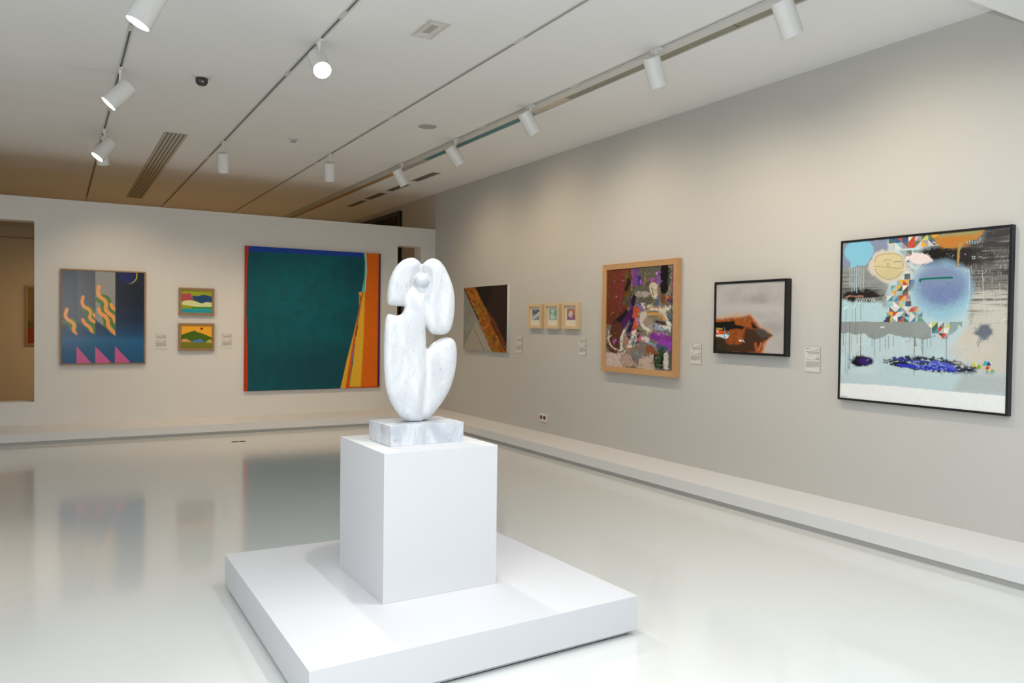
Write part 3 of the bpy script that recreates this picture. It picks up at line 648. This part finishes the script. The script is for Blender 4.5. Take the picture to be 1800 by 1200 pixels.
# --- 7 wood-framed expressive abstract
P = Paint([(135, 180), (692, 142), (692, 1040), (135, 1000)], 230, 240, 11)
P.fill((112, 106, 96)); P.mix(P.noise(22, 22, 4)*1.4-.4, (140, 132, 120))
P.poly([(120, 170), (345, 160), (340, 420), (290, 560), (180, 660), (120, 640)], (104, 52, 30), warp=14); P.poly([(345, 160), (580, 150), (560, 480), (400, 470), (370, 380)], (92, 90, 78), warp=10)
L_ = P.line
for pts, w, c in [
    ([(190, 210), (205, 380), (185, 540)], 14, (128, 38, 62)), ([(268, 210), (262, 360), (240, 520)], 16, (130, 36, 70)), ([(300, 200), (300, 240)], 26, (74, 96, 40)), ([(360, 330), (300, 420), (280, 470)], 22, (70, 84, 40)),
    ([(372, 180), (376, 300)], 52, (112, 66, 132)), ([(322, 265), (300, 345)], 34, (24, 26, 22)), ([(408, 250), (416, 300)], 32, (44, 40, 110)), ([(418, 268), (420, 296)], 18, (150, 90, 200)), ([(458, 210), (446, 325)], 7, (190, 120, 90)),
    ([(514, 262), (516, 282)], 26, (168, 70, 168)), ([(566, 205), (566, 300)], 24, (140, 70, 180)), ([(616, 170), (612, 360)], 64, (12, 10, 12)), ([(655, 180), (650, 300)], 18, (60, 64, 62)), ([(684, 170), (684, 380)], 16, (120, 40, 90)),
    ([(400, 385), (480, 390)], 44, (160, 150, 144)), ([(520, 320), (535, 400)], 60, (198, 186, 164)), ([(510, 335), (524, 395)], 8, (60, 54, 44)), ([(545, 320), (550, 360)], 16, (214, 176, 150)),
    ([(600, 400), (612, 460)], 40, (110, 70, 44)), ([(640, 420), (690, 408)], 22, (196, 112, 40)), ([(660, 440), (690, 450)], 40, (86, 36, 72)), ([(620, 510), (680, 500)], 34, (206, 200, 190)), ([(570, 420), (560, 480)], 22, (84, 96, 140)),
    ([(330, 430), (345, 500)], 44, (84, 60, 92)), ([(365, 410), (360, 470)], 34, (26, 22, 28)), ([(300, 540), (210, 640)], 42, (18, 18, 22)), ([(400, 480), (440, 520)], 50, (120, 100, 140)), ([(430, 470), (445, 500)], 22, (214, 208, 200)),
    ([(355, 540), (290, 620), (210, 720)], 64, (72, 26, 84)), ([(385, 520), (375, 590)], 50, (190, 84, 46)), ([(372, 640), (350, 690)], 60, (200, 92, 40)), ([(356, 600), (320, 745)], 30, (30, 28, 78)), ([(390, 600), (400, 640)], 22, (200, 110, 160)),
    ([(445, 560), (450, 640)], 56, (196, 188, 176)), ([(480, 620), (500, 690)], 70, (154, 136, 118)), ([(440, 660), (500, 700)], 26, (216, 208, 196)), ([(500, 500), (600, 520), (670, 640)], 44, (206, 200, 180)), ([(480, 560), (560, 550), (620, 600)], 26, (196, 150, 70)), ([(450, 530), (500, 495), (570, 500)], 14, (160, 106, 64)),
    ([(560, 620), (620, 635)], 26, (70, 46, 50)), ([(640, 560), (680, 620)], 34, (92, 104, 118)), ([(530, 660), (680, 690)], 44, (148, 160, 176)), ([(590, 665), (670, 680)], 26, (214, 214, 210)), ([(540, 740), (690, 790)], 74, (128, 52, 140)), ([(600, 790), (690, 840)], 60, (142, 62, 168)), ([(560, 720), (640, 730)], 20, (176, 120, 190)),
    ([(230, 680), (200, 830)], 110, (86, 50, 34)), ([(160, 700), (150, 790), (200, 850), (250, 870)], 12, (206, 196, 180)), ([(210, 780), (206, 800)], 24, (190, 90, 180)), ([(285, 700), (262, 780), (270, 860)], 26, (204, 198, 186)), ([(300, 760), (320, 850)], 40, (168, 128, 112)),
    ([(375, 720), (345, 830)], 54, (214, 208, 196)), ([(372, 760), (362, 810)], 26, (104, 118, 116)), ([(400, 700), (400, 800)], 24, (48, 34, 50)), ([(410, 770), (440, 760)], 26, (196, 84, 120)), ([(450, 765), (480, 775)], 40, (218, 200, 200)), ([(500, 800), (530, 820)], 24, (130, 160, 180)),
    ([(440, 840), (470, 880)], 60, (124, 112, 104)), ([(500, 850), (520, 890)], 66, (136, 82, 54)), ([(330, 850), (390, 840)], 16, (176, 92, 46)), ([(370, 870), (400, 930)], 44, (120, 122, 124)), ([(560, 830), (640, 850)], 40, (76, 84, 116)),
    ([(600, 870), (575, 990)], 58, (44, 70, 36)), ([(612, 880), (600, 1010)], 20, (16, 16, 16)), ([(548, 900), (545, 980)], 18, (16, 16, 16)), ([(640, 900), (640, 1010)], 44, (196, 190, 180)), ([(670, 880), (675, 1000)], 30, (86, 84, 78)), ([(676, 380), (690, 1030)], 12, (60, 62, 70))]:
    L_(pts, w, c, warp=9, wscale=9, soft=4)
P.poly([(120, 880), (260, 890), (270, 1010), (120, 1010)], (196, 176, 166), warp=10); P.poly([(270, 880), (330, 900), (400, 990), (260, 1010)], (176, 150, 136), warp=10); P.poly([(420, 930), (530, 900), (548, 1040), (400, 1010)], (190, 170, 156), warp=10)
P.dabs(420, 130, 700, 150, 1040, 30, 8, 16, .40, 5); P.dabs(340, 280, 700, 380, 1040, 18, 5, 30, .5, 6); P.mix((P.noise(9, 6, 3)-.78)*6, (206, 198, 186)); P.mix((P.noise(7, 7, 3)-.76)*6, (34, 28, 34)); P.grain(.14, 3, 3)
picture('R', 6.716, 1.033, 1.262, 1.234, 'expressive_abstract_painting', 'busy purple, brown and white abstract painting in a wide light wood frame', P, M['oil'], .07, (M['oak'], .062), recess=.022, lip=.010)
# --- 8 black-framed island
P = Paint([(130, 185), (838, 145), (835, 905), (132, 875)], 200, 170, 12)
P.fill((172, 168, 166)); P.mix(P.noise(60, 40, 3)*1.3-.3, (188, 186, 183)); P.mix(P.em(540, 330, 110, 50, 1, .3, 30)*.5, (138, 132, 130)); P.mix(P.em(720, 640, 120, 60, 1, .3, 30)*.5, (150, 146, 146)); P.mix(P.em(500, 430, 300, 40, 1)*.4, (196, 196, 192))
P.poly([(100, 540), (300, 505), (470, 488), (540, 540), (590, 620), (660, 650), (715, 715), (650, 770), (630, 900), (100, 900)], (202, 156, 124), soft=60, warp=16)
P.poly([(100, 552), (320, 530), (480, 505), (530, 560), (590, 640), (700, 715), (640, 780), (600, 900), (100, 900)], (158, 84, 34), soft=26, warp=16); P.mix((P.noise(10, 10, 4)-.45)*2.5*P.pm([(130, 550), (480, 505), (590, 640), (600, 880), (130, 880)], 20), (122, 58, 22))
P.poly([(440, 640), (540, 640), (710, 715), (630, 765), (560, 890), (240, 890), (130, 860), (130, 740), (220, 730), (260, 800), (400, 800)], (66, 44, 28), soft=26, warp=18); P.poly([(520, 650), (620, 640), (712, 716), (600, 740)], (76, 68, 64), soft=34, warp=10); P.poly([(100, 735), (190, 735), (260, 820), (250, 890), (100, 890)], (52, 44, 28), soft=8, warp=8)
P.poly([(100, 580), (320, 562), (330, 600), (430, 625), (400, 645), (280, 650), (240, 690), (100, 640)], (22, 18, 14), soft=6, warp=10); P.poly([(490, 580), (510, 640), (560, 640), (500, 570)], (26, 20, 16), soft=5)
P.poly([(100, 632), (200, 640), (200, 656), (100, 658)], (190, 150, 60), warp=4); P.poly([(100, 660), (240, 665), (240, 696), (100, 700)], (212, 78, 40), warp=5); P.poly([(100, 706), (275, 700), (260, 745), (222, 750), (180, 728), (100, 724)], (214, 218, 218), warp=5); P.poly([(250, 680), (280, 682), (268, 712), (248, 710)], (60, 130, 130))
P.line([(219, 632), (221, 748)], 8, (50, 130, 150)); P.line([(150, 668), (152, 680)], 12, (240, 240, 235)); P.line([(378, 766), (392, 770)], 16, (240, 240, 236)); P.line([(404, 758), (420, 776)], 8, (235, 235, 230)); P.line([(420, 530), (430, 550)], 18, (150, 110, 96), warp=4)
for a in ([(290, 700), (330, 690), (390, 730)], [(310, 740), (330, 800), (350, 740), (310, 745)], [(395, 660), (405, 700), (440, 690)], [(270, 740), (330, 690), (380, 640)], [(440, 645), (470, 690)], [(480, 600), (500, 650)]): P.line(a, 3, (84, 40, 20), curve=False)
P.dabs(400, 130, 640, 520, 890, 14, 3, 16, .5, 27); P.line([(540, 800), (560, 880)], 30, (166, 82, 40), soft=16, warp=8); P.line([(600, 790), (570, 870)], 18, (186, 110, 70), soft=12, warp=6); P.grain(.05)
picture('R', 5.120, 1.308, .868, .686, 'cloud_and_rock_painting', 'pale grey painting with a rust brown rocky shape in a thick black frame', P, M['oil'], .065, (M['black_frame'], .022), recess=.008)
# --- 9 large light blue painting
P = Paint([(72, 150), (1010, 68), (1003, 1125), (68, 1030)], 460, 460, 14)
P.fill((178, 200, 204)); P.mix(P.noise(90, 60, 4)*1.4-.3, (190, 214, 220)); P.mix((P.noise(40, 90, 4)-.45)*1.5, (204, 212, 206))
P.poly([(60, 140), (330, 120), (320, 300), (60, 330)], (132, 142, 166), soft=20, warp=14)
P.poly([(60, 290), (330, 250), (330, 520), (60, 540)], (138, 144, 140), soft=30, warp=18)
st = (P.noise(120, 4, 4)-.44)*5; P.mix(st*P.pm([(60, 330), (230, 320), (300, 430), (280, 500), (60, 540)], 40), (86, 84, 80))
P.poly([(60, 470), (300, 490), (330, 610), (60, 610)], (176, 206, 212), soft=20)
# right side weathered area
P.poly([(560, 100), (1020, 60), (1020, 700), (800, 640), (785, 300), (560, 290)], (120, 118, 114), soft=20, warp=12)
rm = P.pm([(700, 100), (1020, 60), (1020, 600), (800, 600), (780, 290)], 30)
P.mix(rm*(P.noise(140, 4, 4)-.42)*4, (64, 60, 58)); P.mix(rm*(P.noise(3, 8, 4)-.60)*5, (160, 160, 156)); P.mix(P.pm([(780, 420), (1020, 420), (1020, 1000), (900, 1000), (740, 700), (790, 560)], 60, 20), (196, 192, 180)); P.mix(P.pm([(780, 330), (1020, 350), (1020, 560), (790, 560)], 60)*(P.noise(120, 4, 4)-.46)*4, (104, 98, 92))
P.mix(P.em(650, 235, 170, 62, .5, .35, 16), (28, 24, 22)); P.mix(P.em(820, 225, 120, 60, .6, .3, 14)*.8, (44, 40, 38)); P.mix(P.em(640, 240, 190, 80, .8)*(P.noise(5, 5, 3)-.72)*8, (150, 150, 150)); P.poly([(870, 80), (1012, 68), (1012, 200), (860, 190)], (62, 60, 60), soft=30, warp=8); P.mix(P.pm([(860, 80), (1012, 68), (1012, 260), (850, 250)], 20)*(P.noise(100, 5, 3)-.5)*4, (120, 120, 118))
# geometric triangles
def tris(cells, sz, cols, seed):
    rg = np.random.RandomState(seed)
    for (x, y) in cells:
        q = [(x, y), (x+sz, y-sz*.06), (x+sz, y+sz*.94), (x, y+sz)]
        c = [cols[rg.randint(len(cols))] for _ in range(2)]
        if rg.rand() < .5: P.poly([q[0], q[1], q[2]], c[0]); P.poly([q[0], q[2], q[3]], c[1])
        else: P.poly([q[0], q[1], q[3]], c[0]); P.poly([q[1], q[2], q[3]], c[1])
pal = [(190, 72, 46), (220, 166, 56), (190, 200, 96), (66, 104, 92), (70, 136, 158), (96, 116, 92), (230, 226, 216), (200, 196, 190), (150, 172, 168), (84, 76, 74), (58, 88, 132), (186, 194, 194), (120, 158, 150), (190, 198, 200), (160, 148, 156), (136, 188, 202), (214, 214, 206), (104, 98, 96), (166, 190, 190)]
tris([(x, 118+dy-(x-330)*.09) for dy in (0, 37) for x in range(330, 620, 37)], 37, pal, 3)
tris([(x, y) for y in (196, 230) for x in (392, 427, 462)], 34, pal[5:], 5)
tris([(x, y) for y in (264, 296, 328) for x in (422,)], 33, pal[3:], 6); tris([(452, 300)], 26, pal[5:], 61)
tris([(x, y) for y, x0, x1 in ((362, 380, 470), (394, 345, 470), (426, 345, 450), (452, 325, 480), (484, 328, 470), (514, 340, 500), (544, 325, 520), (572, 320, 520)) for x in range(x0, x1-20, 34)], 33, pal, 9)
tris([(x, 604) for x in range(548, 720, 34)]+[(x, 636) for x in (582, 616, 650)]+[(x, 668) for x in (616, 640)], 33, pal, 12)
P.poly([(300, 604), (345, 560), (345, 604)], (60, 66, 84)); P.poly([(500, 604), (500, 550), (545, 604)], (110, 150, 140)); P.mix(P.pm([(428, 452), (455, 452), (455, 480), (428, 482)])*(np.sin(P.X*1.3) > 0), (190, 80, 70))
P.dabs(1500, 560, 1010, 80, 330, 16, 3, 30, .9, 21); P.dabs(900, 780, 1010, 300, 620, 22, 2.5, 30, .5, 22); P.dabs(500, 60, 300, 330, 520, 24, 3, 30, .6, 23)
for x, y0, y1, w in ((800, 290, 330, 2.5), (866, 310, 520, 2.5), (872, 400, 560, 2.5), (962, 380, 520, 2), (930, 420, 560, 2)): P.line([(x-6, y0), (x, (y0+y1)/2), (x+3, y1)], w, (196, 200, 198), warp=4)
P.line([(800, 232), (816, 232), (816, 246), (802, 246), (800, 232)], 2.5, (200, 204, 204), curve=False); P.line([(838, 238), (850, 232), (860, 244), (882, 238)], 2.5, (190, 194, 194))
# blobs
P.mix(P.em(165, 200, 80, 72, .12, .16, 24), (128, 190, 214)); P.poly([(110, 220), (220, 230), (205, 275), (120, 290)], (130, 192, 214), warp=10)
P.mix(P.em(330, 285, 112, 92, .18, .20, 18), (206, 196, 182)); P.mix(P.em(333, 280, 86, 76, .10, .08, 20), (208, 194, 150)); P.mix(P.em(340, 330, 66, 34, .5)*.4, (190, 176, 128))
P.line([(252, 262), (258, 225), (330, 208), (405, 222), (414, 270), (412, 300), (330, 290), (252, 284)], 2.2, (96, 84, 62)); P.line([(256, 300), (280, 340), (330, 362), (380, 348), (410, 312)], 2.2, (110, 98, 74)); P.line([(300, 255), (320, 245), (345, 250)], 2, (80, 70, 52)); P.line([(322, 262), (324, 284), (336, 284), (334, 262)], 2, (80, 70, 52)); P.line([(360, 260), (400, 258)], 6, (130, 134, 130), warp=5)
P.mix(P.em(508, 244, 66, 34, .2, .35, 12), (226, 212, 210)); P.poly([(478, 240), (492, 212), (505, 240)], (230, 208, 200), warp=4)
P.mix(P.em(635, 430, 165, 165, .35, .08, 26), (150, 192, 208)); P.mix(P.em(630, 395, 152, 122, .55, .10, 26)*.92, (118, 136, 172)); P.mix(P.em(620, 340, 110, 50, .9, .2, 26)*.5, (128, 138, 166)); P.mix(P.em(650, 440, 90, 50, .9, .2, 26)*.5, (104, 120, 168)); P.mix(P.em(630, 460, 170, 110, .6)*(P.noise(3, 3, 3)-.72)*7, (70, 84, 110)); P.mix(P.em(640, 420, 160, 140, .6)*(P.noise(4, 4, 3)-.78)*8, (196, 206, 220))
P.line([(508, 366), (520, 358), (600, 354), (690, 351)], 11, (14, 108, 92)); P.line([(510, 360), (512, 372)], 10, (14, 108, 92)); P.line([(784, 300), (790, 400), (782, 500), (760, 600)], 4, (176, 212, 220), warp=3)
# ochre smear with drip
P.poly([(585, 125), (640, 98), (868, 80), (850, 112), (820, 135), (770, 150), (740, 175), (700, 180), (640, 180), (600, 152)], (176, 128, 60), warp=10, wscale=10); P.poly([(600, 112), (640, 98), (868, 80), (800, 106), (700, 116), (630, 126)], (150, 146, 100), warp=8); P.mix(P.em(690, 150, 90, 34, .7, .4, 10)*.8, (190, 120, 50)); P.line([(726, 160), (722, 285)], 11, (176, 140, 80), warp=4); P.line([(740, 165), (725, 200)], 14, (170, 140, 90), warp=4)
P.dabs(260, 580, 870, 90, 180, 10, 3, 20, .5, 24)
for x in (770, 785, 800, 815, 828): P.line([(x, 145), (x, 162)], 4, (140, 190, 206))
# dark scribble left
P.mix(P.em(170, 450, 112, 36, .5, .5, 9), (36, 30, 28)); P.line([(90, 458), (130, 450), (190, 455)], 9, (150, 112, 92), warp=6)
for x in (112, 124, 138, 150, 163, 175, 190): P.line([(x, 290), (x+3, 380+P.rng.randint(60))], 3.2, (178, 204, 210), warp=3)
for x in range(150, 262, 14): P.line([(x, 462), (x+6, 478+P.rng.randint(22)), (x+10, 465)], 2.5, (206, 212, 210))
# grey band with drips
P.poly([(60, 596), (545, 604), (578, 640), (578, 690), (540, 704), (480, 690), (430, 690), (380, 680), (340, 668), (300, 690), (250, 700), (200, 665), (150, 672), (110, 660), (60, 668)], (142, 148, 146), warp=5, wscale=14)
P.poly([(480, 660), (500, 735), (484, 750)], (142, 148, 146)); P.poly([(690, 604), (732, 604), (728, 640), (706, 668), (672, 680), (680, 640)], (140, 160, 156), warp=3); P.poly([(475, 600), (545, 604), (578, 650), (500, 690), (476, 680)], (146, 154, 152))
for x, y0, y1, w in ((82, 660, 735, 3), (118, 600, 870, 4.5), (148, 520, 670, 3), (178, 500, 590, 2.5), (160, 600, 720, 3), (181, 660, 800, 4), (260, 690, 795, 3), (245, 660, 740, 3), (290, 690, 770, 3), (320, 680, 752, 3), (338, 680, 750, 3), (365, 680, 740, 3), (484, 690, 930, 5), (524, 690, 762, 3), (532, 700, 795, 5), (556, 690, 745, 3), (577, 690, 742, 3), (458, 672, 700, 2.5), (645, 870, 930, 3), (664, 690, 830, 4), (315, 930, 995, 2.5), (110, 780, 950, 2.5), (95, 530, 900, 2), (130, 530, 760, 2)):
    P.line([(x, y0), (x+1, y1)], w, (112, 122, 122))
P.line([(181, 690), (181, 800)], 3, (120, 84, 70)); P.line([(292, 632), (312, 630)], 7, (222, 222, 214))
# blue-black strokes
P.mix(P.em(190, 824, 62, 32, .35, .30, 9), (16, 12, 22)); P.mix(P.em(206, 824, 36, 22, .6, .3, 8)*.8, (56, 34, 110))
P.poly([(300, 826), (370, 800), (480, 800), (640, 808), (790, 840), (835, 862), (828, 915), (740, 900), (640, 880), (480, 870), (380, 852)], (54, 58, 74), soft=6, warp=16, wscale=7)
P.mix((P.noise(8, 4, 3)-.5)*9*P.pm([(320, 815), (480, 795), (830, 850), (835, 915), (640, 890), (400, 862)], 16), (16, 16, 22)); P.mix((P.noise(9, 4, 3)-.56)*9*P.pm([(300, 800), (480, 780), (840, 840), (835, 918), (640, 900), (300, 840)], 16), (176, 192, 198))
P.line([(400, 846), (480, 856), (560, 862), (640, 868), (715, 876)], 24, (44, 54, 168), warp=6, wscale=8); P.line([(590, 832), (660, 848), (710, 866)], 24, (78, 92, 190), warp=8, wscale=8); P.line([(380, 812), (450, 822), (560, 832)], 12, (52, 60, 140), warp=8, wscale=8); P.mix((P.noise(6, 4, 3)-.55)*8*P.pm([(480, 820), (720, 850), (730, 885), (480, 870)], 10), (130, 142, 214))
P.dabs(260, 300, 840, 790, 920, 12, 2.5, 14, .8, 25); P.dabs(500, 60, 1000, 620, 950, 14, 3, 20, .10, 26)
# grey cloud right, cream
P.mix(P.em(800, 760, 110, 90, .6, .2, 30)*.8, (204, 196, 182)); P.mix(P.em(876, 660, 50, 42, .5, .45, 8), (104, 110, 120)); P.line([(862, 690), (842, 745)], 4, (110, 116, 124), warp=5)
for k in range(9): P.line([(845+k*8, 680), (840+k*8+P.rng.randint(-6, 6), 705+P.rng.randint(30))], 2.5, (120, 126, 134))
for x, y, s_, c1, c2 in ((808, 828, 30, (190, 196, 70), (206, 204, 190)), (834, 842, 28, (130, 156, 60), (190, 190, 60)), (868, 824, 28, (70, 160, 180), (70, 160, 180)), (892, 826, 26, (44, 54, 90), (196, 200, 206)), (884, 850, 24, (184, 50, 40), (206, 120, 50)), (882, 872, 28, (60, 150, 170), (226, 200, 60)), (908, 872, 28, (70, 156, 170), (150, 170, 60)), (894, 894, 34, (206, 110, 60), (196, 70, 50))):
    P.poly([(x, y+s_), (x+s_/2, y), (x+s_, y+s_)], c1); P.poly([(x+s_/2, y), (x+s_, y+s_), (x+s_*1.2, y+s_*.3)], c2)
P.poly([(60, 900), (1010, 900), (1010, 1025), (60, 955)], (184, 204, 208), soft=30); P.poly([(760, 900), (1010, 905), (1010, 1025), (700, 1000)], (176, 184, 184), soft=40)
P.poly([(50, 948), (320, 962), (600, 990), (1020, 1026), (1020, 1160), (50, 1060)], (232, 234, 232), soft=6, warp=3)
P.line([(74, 1018), (84, 1030), (92, 1020), (100, 1030), (108, 1026)], 2, (60, 50, 50)); P.grain(.05, 3, 3)
P.mix(P.pm([(60, 560), (1010, 560), (1010, 950), (60, 950)], 60)*(P.noise(4, 4, 2)-.86)*8, (120, 130, 134))
picture('R', 3.502, .981, 1.325, 1.292, 'light_blue_abstract_painting', 'largest painting on the right wall, light blue with triangles and a blue stroke', P, M['oil'], .045, (M['black_frame'], .017), recess=.006)

# --- dark paintings in the back room
P = Paint([(0, 0), (100, 0), (100, 100), (0, 100)], 60, 60, 30); P.fill((24, 18, 12)); P.mix((P.noise(10, 10, 4)-.45)*3, (58, 34, 16)); P.mix((P.noise(6, 6, 3)-.58)*4, (40, 50, 50))
loc, rz = (W, 15.15, .9), R(-90); t = empty('dark_painting', loc, rz); tag(t, 'tall dark painting in black frame, seen above and through the partition', 'painting')
frame_rails(t, 3.0, 2.76, .09, -.05, -.001, M['black_frame']); c = canvas_mesh('canvas', P, M['oil'], 2.82, 2.58, .03, M['canvas_edge'], t); c.location = (0, -.035, .09)
P = Paint([(0, 0), (100, 0), (100, 100), (0, 100)], 60, 80, 31); P.fill((92, 84, 46)); P.mix((P.noise(14, 14, 4)-.4)*2, (66, 66, 36)); P.poly([(-5, 72), (105, 68), (105, 105), (-5, 105)], (128, 60, 34), soft=4, warp=3); P.mix(P.em(22, 40, 10, 9, .4, .3, 10), (150, 96, 96)); P.poly([(-5, -5), (14, -5), (6, 60), (-5, 60)], (120, 110, 70), soft=10)
t = empty('brown_framed_painting', (.115, YF, 1.07), 0); tag(t, 'olive and rust painting in dark frame, glimpsed through the left opening', 'painting')
frame_rails(t, 1.15, 1.10, .035, -.05, -.001, M['walnut']); c = canvas_mesh('canvas', P, M['oil'], 1.08, 1.03, .03, M['canvas_edge'], t); c.location = (0, -.04, .035)

# ------------------------------------------------------------------ wall labels
def label_card(wall, a, z, w, h, label, seed):
    P = Paint([(0, 0), (100, 0), (100, 150), (0, 150)], 84, 120, seed)
    P.fill((212, 209, 203) if wall == 'R' else (222, 218, 210)); rg = P.rng
    def row(y, x0, x1, w, c=(60, 58, 56)):
        x = x0
        while x < x1:
            l = 3+rg.rand()*7; e = min(x+l, x1); P.line([(x, y), (e, y)], w, c, soft=1.2); x = e+1.6
    row(9, 8, 26, 3.4, (20, 20, 20)); row(10, 76, 94, 1.6); row(17, 34, 60, 1.6); row(18, 62, 94, 2.2)
    for y in (27, 31.5, 36, 40.5): row(y, 8+12*(y > 35), 94, 1.7)
    row(52, 20, 56, 1.4); row(53, 76, 92, 1.4); row(66, 8, 26, 1.6); row(69, 72, 94, 3.6, (20, 20, 20)); row(77, 8, 94, 1.8)
    for y in np.arange(88, 122, 4.2): row(y, 8, 94 if y < 118 else 60, 1.6, (84, 82, 80))
    loc, rz = hang(wall, a, z); t = empty('wall_label', loc, rz); tag(t, label, 'wall label', 'printed wall labels')
    c = canvas_mesh('text_card', P, M['print'], w, h, .004, M['dark'], t); c.location = (0, -.005, 0)
label_card('P', 1.311, 1.148, .152, .218, 'small printed label to the right of the dark blue painting', 41)
label_card('P', 2.211, 1.159, .150, .217, 'small printed label between the small landscapes and the teal painting', 42)
label_card('R', 9.331, 1.172, .178, .226, 'small printed label between the diagonal painting and three prints', 43)
label_card('R', 7.822, 1.198, .153, .218, 'small printed label between the three prints and wood framed painting', 44)
label_card('R', 5.858, 1.186, .158, .203, 'small printed label between the wood framed and black framed paintings', 45)
label_card('R', 4.451, 1.188, .155, .211, 'small printed label just left of the large light blue painting', 46)
